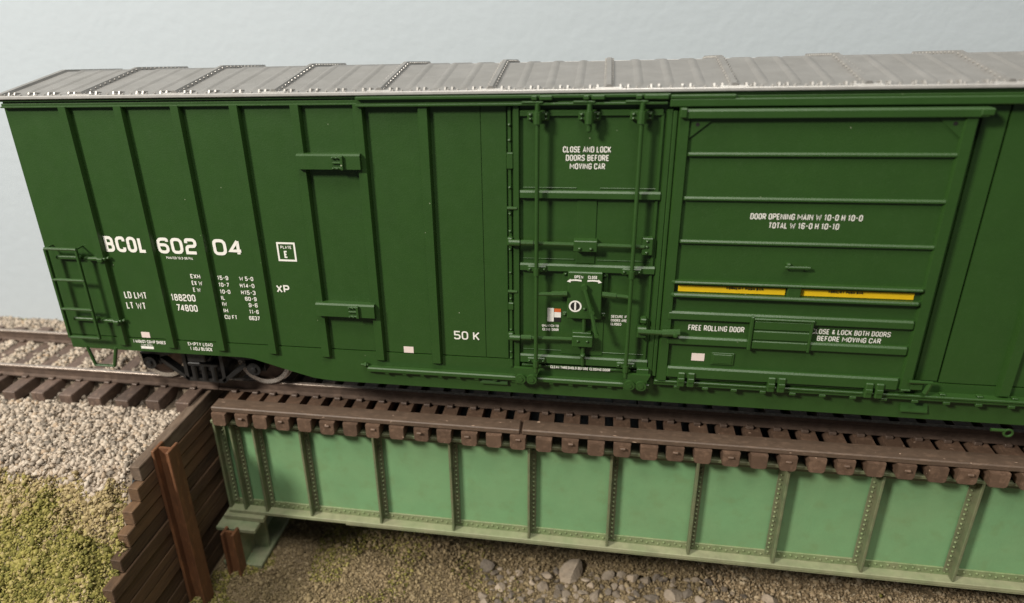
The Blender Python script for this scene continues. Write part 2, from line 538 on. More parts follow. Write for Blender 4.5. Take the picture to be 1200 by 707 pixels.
def h_bank(x, y):
    x, y = np.asarray(x, float), np.asarray(y, float)
    z = np.full(np.broadcast(x, y).shape, -1.15)
    z = z + 0.42 * sm((y - 2.3) / .3) * (1 - sm((y - 6.2) / .3))            # between the rails
    z = z - 0.22 * sm((y - .2) / .4) * (1 - sm((y - 2.0) / .3))             # hollow beside the near rail
    z = z - 1.08 * np.maximum(0, -4.35 - y) - .05 * np.maximum(0, -5.5 - y)
    z = z - 0.9 * np.maximum(0, y - 9.9)
    z = z - .5 * sm((x - 4.0) / 1.0) * sm((-4.6 - y) / .6)
    lump = (vnoise(x, y, .45, 3) - .5) * .8 + (vnoise(x, y, 1.3, 5) - .5) * .35
    return z + lump * sm((-4.9 - y) / 1.5) + (vnoise(x, y, .9, 8) - .5) * .10


def h_gully(x, y):
    x, y = np.asarray(x, float), np.asarray(y, float)
    z = -10.75 - 1.3 * sm((x - 9) / 14) + .9 * sm((x - 33) / 10) - .10 * np.maximum(0, -1 - y)
    z = z + .9 * sm((y - 6) / 6)
    z = z + .6 * sm((9.5 - x) / 4) * sm((-1.2 - y) / 3)
    return z + (vnoise(x, y, .22, 21) - .5) * .9 + (vnoise(x, y, .8, 22) - .5) * .45


def sheet(name, hf, x0, x1, y0, y1, step, m, floor=None):
    xs = np.linspace(x0, x1, int((x1 - x0) / step) + 1)
    ys = np.linspace(y0, y1, int((y1 - y0) / step) + 1)
    gx, gy = np.meshgrid(xs, ys)
    gz = hf(gx, gy)
    if floor is not None:
        gz = np.maximum(gz, floor)
    nx, ny = len(xs), len(ys)
    v = np.stack([gx, gy, gz], -1).reshape(-1, 3) * S
    i = np.arange((ny - 1) * (nx - 1))
    a = (i // (nx - 1)) * nx + i % (nx - 1)
    f = np.stack([a, a + 1, a + nx + 1, a + nx], 1)
    me = bpy.data.meshes.new(name)
    me.from_pydata(v.tolist(), [], f.tolist())
    me.polygons.foreach_set('use_smooth', [True] * len(f))
    me.materials.append(m)
    o = bpy.data.objects.new(name, me)
    col.objects.link(o)
    WPOS[o.name] = np.zeros(3)
    return o


tag(sheet('embankment_ground', h_bank, -40, 5.28, -22, 30, .3, BED, -14.0), 'gravel covered railway embankment under the approach track', kind='structure')
tag(sheet('gully_ground', h_gully, 5.28, 90, -24, 30, .4, SOIL), 'brown dirt gully floor beneath the girder bridge', kind='structure')
wall = MB().box(-160, 220, 30, 31, -40, 140).build('background_wall', WALLM, smooth=False)
tag(wall, 'plain pale blue grey painted wall behind the layout', kind='structure')

ICO_V = None


def ico():
    t = (1 + 5 ** .5) / 2
    v = np.array([(-1, t, 0), (1, t, 0), (-1, -t, 0), (1, -t, 0), (0, -1, t), (0, 1, t), (0, -1, -t), (0, 1, -t), (t, 0, -1), (t, 0, 1),
                  (-t, 0, -1), (-t, 0, 1)], float)
    v /= np.linalg.norm(v[0])
    f = np.array([(0, 11, 5), (0, 5, 1), (0, 1, 7), (0, 7, 10), (0, 10, 11), (1, 5, 9), (5, 11, 4), (11, 10, 2), (10, 7, 6), (7, 1, 8),
                  (3, 9, 4), (3, 4, 2), (3, 2, 6), (3, 6, 8), (3, 8, 9), (4, 9, 5), (2, 4, 11), (6, 2, 10), (8, 6, 7), (9, 8, 1)])
    return v, f


CUB = (np.array([(a, b, c) for a in (-.72, .72) for b in (-.72, .72) for c in (-.72, .72)]),
       np.array([(0, 1, 3), (0, 3, 2), (4, 6, 7), (4, 7, 5), (0, 4, 5), (0, 5, 1), (2, 3, 7), (2, 7, 6), (0, 2, 6), (0, 6, 4), (1, 5, 7), (1, 7, 3)]))
OCT = (np.array([(1, 0, 0), (-1, 0, 0), (0, 1, 0), (0, -1, 0), (0, 0, 1), (0, 0, -1)], float),
       np.array([(0, 2, 4), (2, 1, 4), (1, 3, 4), (3, 0, 4), (2, 0, 5), (1, 2, 5), (3, 1, 5), (0, 3, 5)]))


def scatter(name, P, size, m, squash=.75, jitter=.35, kind='stuff', label=None, cat=None, smooth=False, oct=False):
    """many small stones or crumbs at points P (n,3), half-size per stone, one mesh"""
    n = len(P)
    v, f = OCT if oct is True else CUB if oct == 'block' else ico()
    nv = len(v)
    V = np.repeat(v[None], n, 0) * (1 + RNG.uniform(-jitter, jitter, (n, nv, 1)))
    V *= np.stack([RNG.uniform(.75, 1.3, n), RNG.uniform(.75, 1.3, n), RNG.uniform(.6, 1.0, n)], 1)[:, None]
    q = RNG.normal(size=(n, 4))
    q /= np.linalg.norm(q, axis=1, keepdims=True)
    w, x, y, z = q.T
    Rm = np.stack([1 - 2 * (y * y + z * z), 2 * (x * y - z * w), 2 * (x * z + y * w), 2 * (x * y + z * w), 1 - 2 * (x * x + z * z),
                   2 * (y * z - x * w), 2 * (x * z - y * w), 2 * (y * z + x * w), 1 - 2 * (x * x + y * y)], 1).reshape(n, 3, 3)
    V = np.einsum('nij,nkj->nki', Rm, V) * np.asarray(size)[:, None, None]
    V[:, :, 2] *= squash + .25
    V = (V + P[:, None]) * S
    Fa = (f[None] + (np.arange(n) * nv)[:, None, None]).reshape(-1, 3)
    me = bpy.data.meshes.new(name)
    me.vertices.add(n * nv)
    me.vertices.foreach_set('co', V.reshape(-1).astype(np.float32))
    me.loops.add(len(Fa) * 3)
    me.loops.foreach_set('vertex_index', Fa.reshape(-1).astype(np.int32))
    me.polygons.add(len(Fa))
    me.polygons.foreach_set('loop_start', np.arange(0, len(Fa) * 3, 3, dtype=np.int32))
    me.update(calc_edges=True)
    me.validate()
    if smooth:
        me.polygons.foreach_set('use_smooth', [True] * len(me.polygons))
    me.materials.append(m)
    o = bpy.data.objects.new(name, me)
    col.objects.link(o)
    WPOS[o.name] = np.zeros(3)
    return tag(o, label, cat, kind=kind)


def in_ballast(x, y):
    edge = -5.0 + (vnoise(x, y, .9, 31) - .5) * 1.2 - .15 - .25 * sm((x - 2) / 3)
    return y > edge


TIE_X = [5.02 - 1.745 * i for i in range(15)]
# ballast stones
n = 32000
x, y = RNG.uniform(-19, 5.12, n), RNG.uniform(-6.1, 10.4, n)
k = in_ballast(x, y)
ontie = np.zeros(n, bool)
for tx in TIE_X:
    ontie |= (np.abs(x - tx) < .42) & (y > .5) & (y < 8.15)
onrail = (np.abs(y - 2.35) < .42) | (np.abs(y - 6.35) < .42)
hollow = (y > .75) & (y < 2.0) & (RNG.random(n) < .82)
k &= ~(ontie & (RNG.random(n) < .985)) & ~onrail & ~hollow
x, y = x[k], y[k]
sz = RNG.uniform(.065, .155, len(x))
z = h_bank(x, y) + RNG.uniform(-.10, .12, len(x))
lim = np.clip((5.16 - x) / .2, .4, 1)
scatter('ballast_gravel', np.stack([x, y, z], 1), sz * lim, STONE, jitter=.42, oct='block', label='cream and tan crushed stone ballast around the approach ties', cat='gravel')
# turf foam on the slope
n = 120000
x, y = RNG.uniform(-9, 5.5, n), RNG.uniform(-15, -4.3, n)
k = ~in_ballast(x, y - .35 * RNG.random(n)) & ((x < 5.12) | (h_bank(x, y) < -3.5))
x, y = x[k], y[k]
clump = vnoise(x, y, 1.6, 42) * .6 + vnoise(x, y, 4.0, 43) * .4
dry = vnoise(x, y, .55, 44) * .55 + vnoise(x, y, 1.9, 45) * .45 + .22 * sm((y + 7.2) / 2.2) + RNG.uniform(-.16, .16, len(x)) > .545
keep = (RNG.random(len(x)) < .45 + clump * .8)
sz = RNG.uniform(.035, .095, len(x)) * (1 + .9 * (RNG.random(len(x)) < .10))
z = h_bank(x, y) + RNG.uniform(-.05, .08, len(x)) + 1.3 * np.maximum(0, clump - .42) * RNG.random(len(x))
for q, mm, lb in ((~dry, FOAM, 'olive and yellow green ground foam turf on the embankment slope'), (dry, FOAM2, 'dry tan ground foam mixed into the turf of the embankment slope')):
    q = q & keep
    scatter('turf', np.stack([x[q], y[q], z[q]], 1), sz[q], mm, jitter=.5, oct=True, label=lb, cat='turf')
# turf strip along the far edge of the ballast
n = 5000
x, y = RNG.uniform(-20, 4, n), RNG.uniform(9.9, 10.8, n)
scatter('turf', np.stack([x, y, h_bank(x, y) + RNG.uniform(-.05, .1, n)], 1), RNG.uniform(.06, .11, n), FOAM, jitter=.45, oct=True,
        label='thin strip of olive turf between far ballast edge and wall', cat='turf')
# gully crumbs
n = 75000
x = np.concatenate([RNG.uniform(5.9, 50, n), RNG.uniform(5.9, 15, 6000)])
y = np.concatenate([RNG.uniform(-6, 5.5, n), RNG.uniform(-6, 5.5, 6000)])
sz = RNG.uniform(.03, .095, len(x)) * (1 + 1.2 * (RNG.random(len(x)) < .06))
z = h_gully(x, y) + RNG.uniform(-.05, .09, len(x))
sandy = x + (vnoise(x, y, .35, 61) - .5) * 9 + RNG.uniform(-2, 2, len(x)) > 32.0
for q, mm, lb in ((~sandy, CRUMB, 'brown crumbly dirt on the gully floor beside the rocks'), (sandy, SAND, 'light tan sandy dirt on the gully floor beyond the rocks')):
    scatter('dirt_crumbs', np.stack([x[q], y[q], z[q]], 1), sz[q], mm, jitter=.5, oct=True, label=lb, cat='dirt')
n = 15000
x = 5.9 + RNG.exponential(5.5, n)
y = RNG.uniform(-6, 5.0, n)
k = vnoise(x, y, .5, 51) + .25 * sm((12 - x) / 6) > .56
x, y = x[k], y[k]
z = h_gully(x, y) + RNG.uniform(0, .14, len(x))
scatter('moss', np.stack([x, y, z], 1), RNG.uniform(.04, .10, len(x)), FOAM, jitter=.5, oct=True,
        label='patches of olive moss on the gully floor beside the plank wall', cat='moss')


# rocks under the girder
def rock_mesh(name, seed, m):
    import bmesh
    g = np.random.default_rng(seed)
    bm = bmesh.new()
    bmesh.ops.create_icosphere(bm, subdivisions=2, radius=1.0)
    planes = g.normal(size=(9, 3))
    planes /= np.linalg.norm(planes, axis=1, keepdims=True)
    dist = g.uniform(.42, .85, 9)
    for v in bm.verts:
        c = np.array(v.co)
        for pn, dd in zip(planes, dist):
            o = c @ pn - dd
            if o > 0:
                c = c - pn * o
        v.co = Vector(c) * S
    me = bpy.data.meshes.new(name)
    bm.to_mesh(me)
    bm.free()
    me.materials.append(m)
    return me


RM = [rock_mesh('rock', 100 + i, ROCK) for i in range(6)] + [rock_mesh('rock', 120 + i, ROCKD) for i in range(3)]
spots = []
tries = 0
while len(spots) < 215 and tries < 6000:
    tries += 1
    x = rnd.gauss(26.8, 2.9)
    y = rnd.uniform(-2.2, 3.4)
    if not 20.5 < x < 37.5:
        continue
    r = rnd.choice([.22, .28, .36, .46, .56, .7, .85]) * (1.0 if abs(x - 28) < 4 else .75)
    if all((x - a) ** 2 + (y - b) ** 2 > (.8 * (r + c)) ** 2 for a, b, c in spots) and (x - 30.3) ** 2 + (y - .95) ** 2 > .5:
        spots.append((x, y, r))
for i, (x, y, r) in enumerate(spots):
    z = float(h_gully(x, y))
    o = put('rock', RM[i % len(RM)], (x, y, z + r * .18), rot=(rnd.uniform(-.4, .4), rnd.uniform(-.4, .4), rnd.uniform(0, 6.28)))
    o.scale = (r * rnd.uniform(.9, 1.35), r * rnd.uniform(.85, 1.1), r * rnd.uniform(.6, .85))
    tag(o, ('loose grey brown rock lying on the dirt below the green girder' if i % len(RM) < 6 else 'loose dark grey rock lying on the dirt below the green girder'), 'rock', 'rocks on the gully floor')
o = put('rock', rock_mesh('rock', 140, ROCKT), (30.3, .95, float(h_gully(30.3, .95)) + .2), rot=(.3, .5, .4))
o.scale = (.52, .42, .5)
tag(o, 'pale tan pointed rock among the grey rocks below the girder', 'rock')

# ================================================================== RETAINING WALL, POSTS, BEARING BEAM
rw = empty('plank_retaining_wall', (5.5, 0, -11), 'dark brown timber plank retaining wall holding back the ballast', 'retaining wall')
ends = [-4.75, -5.25, -5.85, -6.6, -7.4, -8.3, -9.2, -9.9, -10.6, -11.2, -11.8, -12.3, -12.6]
zt = -.85
for i, e in enumerate(ends):
    h = .80 + rnd.uniform(-.05, .06)
    dx = rnd.uniform(-.05, .05)
    mb = MB().box(5.2 + dx, 5.74 + dx, e + .18 + rnd.uniform(-.12, .1), 10.2, zt - h + .035, zt, .035)
    mb.build('plank', CAPW if i == 0 else PLANK, rw)
    zt -= h


def h_post(name, x0, x1, y0, y1, z0, z1, tf, label, ztop_jag=0.0):
    p = empty(name, ((x0 + x1) / 2, (y0 + y1) / 2, z0), label, 'steel post')
    MB().box(x0, x0 + tf, y0, y1, z0, z1, .03).build('flange', RUST, p)
    MB().box(x1 - tf, x1, y0, y1, z0, z1 - ztop_jag, .03).build('flange', RUST, p)
    ym = (y0 + y1) / 2
    MB().box(x0 + tf - .02, x1 - tf + .02, ym - tf * .45, ym + tf * .45, z0, z1 - .05).build('web', RUST, p)
    return p


h_post('steel_post', 5.78, 6.72, -3.6, -2.7, -12.5, -.62, .17, 'tall rust brown steel H post standing against the plank wall')
h_post('steel_post', 6.85, 7.62, -1.32, -.62, -12.0, -7.55, .16, 'short rust brown steel H post at the end of the green bearing beam')
bb = empty('bearing_beam', (7.35, 4.7, -10.4), 'weathered green I beam lying crosswise under the girder end', 'steel beam')
MB().box(6.2, 8.5, -.60, 10.1, -7.98, -7.72, .04).build('top_flange', BEARING, bb)
MB().box(6.2, 8.5, -.60, 10.1, -10.45, -10.2, .04).build('bottom_flange', BEARING, bb)
MB().box(7.2, 7.5, -.55, 10.05, -10.25, -7.95).build('web', BEARING, bb)
for yy in (0.9, 7.75):
    MB().box(7.48, 8.35, yy - .1, yy + .1, -10.22, -7.96).build('stiffener', BEARING, bb)

# ================================================================== GIRDER BRIDGE
br = empty('plate_girder_bridge', (33.2, 4.75, -7.4), 'light green riveted deck plate girder bridge carrying the track', 'bridge')
GX0, GX1 = 6.62, 59.8
STF = [(7.62, 1), (8.9, 1), (11.5, 1)] + [(15.42 + 3.93 * i, 1 if i < 5 else -1) for i in range(11)]
for near in (True, False):
    yw = .9 if near else 7.75
    s = -1 if near else 1
    MB().box(GX0, GX1, yw - .04, yw + .04, -7.2, -1.37).build('web', GIRD, br)
    MB().box(GX0, GX1, yw - .6, yw + .6, -7.42, -7.2, .03).build('bottom_flange', FLANGE, br)
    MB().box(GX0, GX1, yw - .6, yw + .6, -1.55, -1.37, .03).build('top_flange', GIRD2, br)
    MB().box(GX0, GX1, *sorted((yw + s * .03, yw + s * .12)), -7.21, -6.78, .02).build('flange_angle', GIRDA, br)
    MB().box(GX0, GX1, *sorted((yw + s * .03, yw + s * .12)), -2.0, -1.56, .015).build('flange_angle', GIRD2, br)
    rv = MB()
    for i in range(int((GX1 - GX0) / .27)):
        rv.rivet((GX0 + .15 + .27 * i, yw + s * .12, -6.93 - .09 * (i % 2)), .062, (0, s, 0), n=6, h=1.2)
    tag(rv.build('flange_rivets', GIRDA, br), kind='stuff')
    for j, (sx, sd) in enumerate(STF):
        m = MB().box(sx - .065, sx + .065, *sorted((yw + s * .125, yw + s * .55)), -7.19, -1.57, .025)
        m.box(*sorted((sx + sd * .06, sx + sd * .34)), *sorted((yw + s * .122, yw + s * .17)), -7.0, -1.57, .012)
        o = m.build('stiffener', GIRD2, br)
        if near:
            rv = MB()
            for i in range(20):
                rv.rivet((sx + sd * .21, yw + s * .17, -6.8 + .27 * i), .062, (0, s, 0), n=6, h=1.2)
            tag(rv.build('rivets', GIRDA, o), kind='stuff')
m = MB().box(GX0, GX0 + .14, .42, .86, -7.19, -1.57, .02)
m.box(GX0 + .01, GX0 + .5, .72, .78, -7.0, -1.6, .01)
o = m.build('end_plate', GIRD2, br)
rv = MB()
for i in range(20):
    rv.rivet((GX0 + .36, .72, -6.8 + .27 * i), .062, (0, -1, 0), n=6, h=1.2)
tag(rv.build('rivets', GIRDA, o), kind='stuff')
MB().box(6.4, 8.75, .05, 1.7, -7.74, -7.42, .04).build('sole_plate', FLANGE, br)
MB().box(13.4, 52, .35, 1.45, -7.54, -7.42, .02).build('cover_plate', FLANGE, br)
MB().box(6.8, 59.6, 1.55, 7.1, -1.75, -1.62).build('gap_shade_plate', TRUCK, br)  # added black sheet, stands in for the shade below the tie gaps
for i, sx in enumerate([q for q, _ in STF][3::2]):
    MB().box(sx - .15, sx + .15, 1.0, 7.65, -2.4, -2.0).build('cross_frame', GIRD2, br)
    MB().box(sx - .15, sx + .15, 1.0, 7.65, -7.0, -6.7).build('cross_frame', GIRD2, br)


# ================================================================== TRACK
def rail_mb(x0, x1, yc):
    pts = [(-.23, -.62), (.23, -.62), (.23, -.57), (.055, -.50), (.055, -.19), (.12, -.14), (.12, -.02), (.10, 0), (-.10, 0), (-.12, -.02),
           (-.12, -.14), (-.055, -.19), (-.055, -.50), (-.23, -.57)]
    return MB().prism([(yc + a, b) for a, b in pts], 'x', x0, x1)


def rail(x0, x1, yc, parent):
    me, c = rail_mb(x0, x1, yc).mesh('rail', RAIL)
    me.materials.append(HEAD)
    for p in me.polygons:
        if p.normal.z > .6 and (p.center.z / S + c[2]) > -.08:
            p.material_index = 1
    return put('rail', me, c, parent)


RY = (2.33, 6.35)
tr = empty('approach_track', (-6, 4.75, -1.3), 'approach track of brown ties and rusty rails bedded in cream ballast', 'track')
for yy in RY:
    rail(-20, 6.32, yy, tr)
tme, tc = MB().box(-.40, .40, .5, 8.15, -1.30, -.63, .04).mesh('tie', TIE)
spk, sc_ = MB().box(-.16, .16, -.13, .13, -.07, .09, .03).mesh('spike', RAIL)
for i, tx in enumerate(TIE_X):
    t = put('tie', tme, (tx + rnd.uniform(-.05, .05), 4.325 + rnd.uniform(-.12, .12), tc[2] + rnd.uniform(-.01, .005)), tr, rot=(0, 0, rnd.uniform(-.012, .012)))
    for yy in RY:
        for s in (-1, 1):
            put('spike', spk, (tx + .12 * s, yy + s * .30, -.58), t)
bt = empty('bridge_track', (30, 4.75, -1.36), 'open bridge deck track of chunky brown timbers with guard timbers and rails', 'track')
for yy in RY:
    rail(6.36, 60, yy, bt)
BT = [7.45, 8.66, 9.62] + [10.86 + 1.197 * i for i in range(41)]
bme = []
for v in range(3):
    m = MB()
    w = .36 + .015 * v
    # chunky moulded tie with softly rounded lower corners at its end
    pts = [(-w, -.64), (w, -.64), (w, -1.22), (w - .05, -1.32), (w - .12, -1.36), (-w + .12, -1.36), (-w + .05, -1.32), (-w, -1.22)]
    m.prism(pts, 'y', -.07, 8.72)
    m.prism([(a * .93, -1.0 + (b + 1.0) * .94) for a, b in pts], 'y', -.115, -.06)
    bme.append(m.mesh('bridge_tie', BTIE))
bolt, _ = MB().box(-.13, .13, -.06, .06, -.06, .06, .035).mesh('bolt_head', BTIE)
for i, tx in enumerate(BT):
    me, c = bme[rnd.randrange(3)]
    t = put('tie', me, (tx + rnd.uniform(-.03, .03), c[1] + rnd.uniform(-.05, .05), c[2] + rnd.uniform(-.03, .0)), bt, rot=(0, 0, rnd.uniform(-.004, .004)))
    if i % 2 == 1:
        put('bolt_head', bolt, (tx + rnd.uniform(-.08, .08), -.17, -.82 + rnd.uniform(-.04, .04)), t)
    for yy in RY:
        for s in (-1, 1):
            put('spike', spk, (tx + .1 * s, yy + s * .32, -.57), t)
for y0, y1 in ((.05, .94), (7.72, 8.61)):
    MB().box(6.98, 22.88, y0, y1, -.64, -.36, .05).build('guard_timber', GUARD, bt)
    MB().box(22.98, 60.0, y0 + .01, y1 + .01, -.64, -.355, .05).build('guard_timber', GUARD, bt)

# ================================================================== BOXCAR
XL, ZC = 62.0, 4.27
W2 = 2 * ZC            # far side of the car body
car = empty('boxcar', (31, ZC, 0), 'dark green boxcar with grey roof and white lettering standing on the bridge track', 'boxcar')
D0, DD = 3.05, 2.677
ribs_l = [D0 + DD * i for i in range(7)]
ribs_r = [42.27 + DD * i for i in range(7)]


# side panels, each a sheet of its own between posts
def panel(x0, x1, z0=3.5, z1=15.0, bow=.025):
    m = MB()
    nx = 4
    v, f = [], []
    for k in range(nx + 1):
        t = k / nx
        v += [(x0 + (x1 - x0) * t, -bow * math.sin(math.pi * t), z0), (x0 + (x1 - x0) * t, -bow * math.sin(math.pi * t), z1)]
    f = [(2 * k, 2 * k + 2, 2 * k + 3, 2 * k + 1) for k in range(nx)]
    b = len(v)
    v += [(x0, .08, z0), (x0, .08, z1), (x1, .08, z0), (x1, .08, z1)]
    f += [(b, b + 1, b + 3, b + 2), (0, 1, b + 1, b), (2 * nx, b + 2, b + 3, 2 * nx + 1)]
    f += [tuple(range(0, 2 * nx + 1, 2)) + (b + 2, b), tuple(range(1, 2 * nx + 2, 2)) + (b + 3, b + 1)]
    m.add(v, f)
    return m.build('side_panel', GREEN, car)


edges = [0.0] + ribs_l + [21.38, 22.40]
for a, b in zip(edges[:-1], edges[1:]):
    g = .012
    panel(a + g, b - g, bow=.0 if a in (0.0, 21.38) else .012)
edges = [39.90] + ribs_r + [XL]
for a, b in zip(edges[:-1], edges[1:]):
    panel(a + .012, b - .012, bow=.012)
MB().box(38.6, 39.86, .06, .2, 3.4, 15.0).build('door_post', GREEN, car)
MB().box(39.02, 39.84, -.02, .1, 3.55, 14.5, .02).build('door_post', GREEN, car)
for x in ribs_l + ribs_r:
    MB().hat_z(x, .52, 3.0, 14.76, -.01, .22, .085, taper=.14).build('side_post', GREEN, car)
# core that closes the body behind the skins
MB().box(.1, XL - .1, 0.14, W2 - .2, 2.9, 15.1).build('body_core', GREEN, car)
MB().box(0, .1, 0.01, W2, 2.75, 15.15).build('end_wall', GREEN, car)
MB().box(XL - .1, XL, 0.01, W2, 2.75, 15.15).build('end_wall', GREEN, car)
MB().box(.1, XL - .1, W2 - .18, W2, 3.4, 15.1).build('side_wall', GREEN, car)
# corner post
# side sill with its fishbelly drop
prof = [(0, 3.44), (0, 2.75), (9.4, 2.73), (9.9, 2.68), (10.3, 2.56), (10.8, 2.42), (11.4, 2.24), (12.2, 2.02), (12.9, 1.84), (13.4, 1.78),
        (14.0, 1.74)]
prof += [(XL - a, b) for a, b in prof[::-1]]
MB().prism(prof, 'y', -.03, .12).build('side_sill', GREEN, car, smooth=False)
for yy in (W2 - .1,):
    MB().prism(prof, 'y', yy, yy + .12).build('side_sill', GREEN, car, smooth=False)
# top chord
m = MB().box(-.02, 28.5, -.12, .1, 14.74, 14.9, .03)
m.box(-.02, 28.45, -.2, .1, 14.72, 14.785, .015)
m.build('top_chord', GREEN, car)
MB().box(28.6, XL, -.2, .1, 14.85, 14.94, .02).build('top_chord', GREEN, car)

# roof
RZ0, RZ1, RY0 = 15.22, 15.71, -.2


def rz(y):
    return RZ0 + (RZ1 - RZ0) * (1 - abs(y - ZC) / (ZC - RY0))


roof = MB().prism([(RY0, RZ0), (ZC, RZ1), (W2 - RY0, RZ0), (W2 - RY0, RZ0 - .1), (ZC, RZ1 - .2), (RY0, RZ0 - .1)], 'x', -.1, XL + .1).build('roof', ROOF, car, smooth=False)
R0, RP = 4.07, 4.44
sl = (RZ1 - RZ0) / (ZC - RY0)
nrm = Vector((0, -sl, 1)).normalized()
nrf = Vector((0, sl, 1)).normalized()


def roof_cap(xc, w, h, y0=-.16, chamf=.05):
    m = MB()
    for ya, yb in ((y0, ZC), (ZC, W2 - y0)):
        v = []
        for y in (ya, yb):
            z = rz(y)
            e = h if abs(y - ZC) < 4.7 else h * .35
            v += [(xc - w / 2, y, z - .02), (xc - w / 2 + chamf, y, z + e), (xc + w / 2 - chamf, y, z + e), (xc + w / 2, y, z - .02)]
        m.add(v, [(0, 1, 5, 4), (1, 2, 6, 5), (2, 3, 7, 6), (0, 4, 7, 3), (0, 3, 2, 1), (4, 5, 6, 7)])
    return m


xs_r = [R0 + RP * i for i in range(-1, 14)]
xs_r = [x for x in xs_r if -.1 < x < XL]
for x in xs_r:
    if x < .5:
        continue
    roof_cap(x, .36, .15, chamf=.10).build('roof_rib', ROOF, roof)
roof_cap(.12, .34, .10).build('roof_rib', ROOF, roof)
roof_cap(XL - .12, .34, .10).build('roof_rib', ROOF, roof)
bays = [.12] + [x for x in xs_r if x > .5] + [XL - .12]
rv = MB()
fin = MB()
for a, b in zip(bays[:-1], bays[1:]):
    nb = 3 if b - a > 3 else 2
    for k in range(nb):
        xc = a + (b - a) * (k + 1) / (nb + 1)
        # pressed corrugation, shallow and wide
        m = MB()
        for ya, yb in ((.15, .5), (.5, ZC), (ZC, W2 - .5)):
            v = []
            for y in (ya, yb):
                z = rz(y)
                e = .055 if abs(y - ZC) < 3.9 else .01
                v += [(xc - .22, y, z - .02), (xc - .08, y, z + e * .8), (xc, y, z + e), (xc + .08, y, z + e * .8), (xc + .22, y, z - .02)]
            m.add(v, [(i, i + 1, i + 6, i + 5) for i in range(4)] + [(0, 5, 9, 4), (0, 4, 3, 2, 1), (5, 6, 7, 8, 9)])
        m.build('corrugation', ROOF, roof)
    nbv = max(3, int((b - a) / .37))
    for i in range(nbv):
        x = a + (b - a) * (i + .5) / nbv
        rv.rivet((x, RY0 + .10, rz(RY0 + .10)), .06, nrm, n=6, h=1.2)
    npair = max(2, round((b - a) / 1.1))
    for i in range(npair):
        xc = a + (b - a) * (i + .5) / npair
        for dx in (-.14, .14):
            v0 = MB().prism([(RY0 + .12, RZ0), (RY0 + .2, RZ0 + .13), (RY0 + .62, RZ0 + .05)], 'x', xc + dx - .035, xc + dx + .035)
            fin.add(v0.v, v0.f)
for x in bays[1:-1]:
    for i in range(12):
        y = .08 + .36 * i
        for yy in (y, W2 - y):
            e = .075 - .04 * max(0, 1 - (min(yy, W2 - yy) + .16) / 1.5)
            for side in (-1, 1):
                rv.rivet((x + side * .14, yy, rz(yy) + e), .045, (side * .6, 0, .8), n=6, h=1.2)
    MB().box(x - .5, x + .5, RY0 - .02, RY0 + .18, RZ0 - .02, RZ0 + .05, .02).build('eave_clip', EAVE, roof)
for i in range(17):
    y = -.05 + .25 * i
    for yy in (y, W2 - y):
        rv.rivet((-.02, yy, rz(yy) + .01), .055, nrm, n=5, h=1.5)
tag(fin.build('eave_fins', RIVET, roof), kind='stuff')  # pale rivet material paints highlights onto the fins
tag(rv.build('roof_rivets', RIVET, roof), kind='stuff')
MB().box(-.12, XL + .12, -.26, -.17, 15.09, 15.23, .025).build('eave_strip', EAVE, roof)
MB().box(-.12, XL + .12, W2 + .17, W2 + .26, 15.09, 15.23, .025).build('eave_strip', EAVE, roof)
MB().box(-.05, XL + .05, -.14, W2 + .14, 14.98, 15.16).build('eave_lining', GREEN, roof)

# bracket boxes over two side posts
for zc in (12.44, 5.66):
    o = MB().hat_x(13.66, 16.42, zc - .33, zc + .35, -.2, .24, .05).build('tie_plate', GREEN, car)
    MB().box(13.66, 16.42, -.22, .0, zc - .33, zc + .33, .02).build('backing', GREEN, o)
    for dz in (-.22, 0, .22):
        MB().box(15.22, 15.68, -.52, -.42, zc + dz - .04, zc + dz + .05, .02).build('bolt_bar', GREEN, o)
    for dz in (-.22, .22):
        for dx in (15.27, 15.45, 15.63):
            MB().rivet((dx, -.50, zc + dz), .06, n=6, h=1.2).build('bolt', GREEN, o)
    MB().box(15.60, 15.72, -.56, -.3, zc - .29, zc + .3, .02).build('bolt_bar', GREEN, o)

# ladder and step at the end corner
lad = MB().box(2.02, 2.15, -.56, -.42, 3.55, 8.27, .02).build('ladder', GREEN, car)
MB().box(.36, .50, -.56, -.38, 3.55, 8.27, .02).build('stile', GREEN, lad)
for zz in (8.27, 6.69, 5.14, 3.60):
    MB().cyl((.42, -.50, zz), (2.12, -.50, zz), .08, 8).build('rung', GREEN, lad)
for xx in (.46, 2.09):
    MB().cyl((xx, -.50, 8.27), (xx, -.0, 8.27), .05, 8).build('bracket', GREEN, lad)
for zz in (7.72, 4.45):
    MB().box(.62, 1.98, -.22, -.0, zz - .10, zz + .08, .04).build('bracket', GREEN, lad)
    MB().box(2.18, 3.32, -.26, -.0, zz - .10, zz + .06, .04).build('bracket', GREEN, lad)
    MB().box(2.92, 3.22, -.36, -.2, zz - .14, zz + .05, .03).build('bracket', GREEN, lad)
    MB().rivet((3.42, -.12, zz + .03), .09, h=1.4).build('bolt', GREEN, lad)
stp = MB().cyl((.80, .0, 2.85), (1.03, -.02, 1.78), .085, 8).cyl((2.46, .0, 2.85), (2.12, -.02, 1.78), .095, 8)
stp.box(.98, 2.18, -.1, .07, 1.72, 1.80, .02)
stp.build('stirrup_step', GREEN, car)

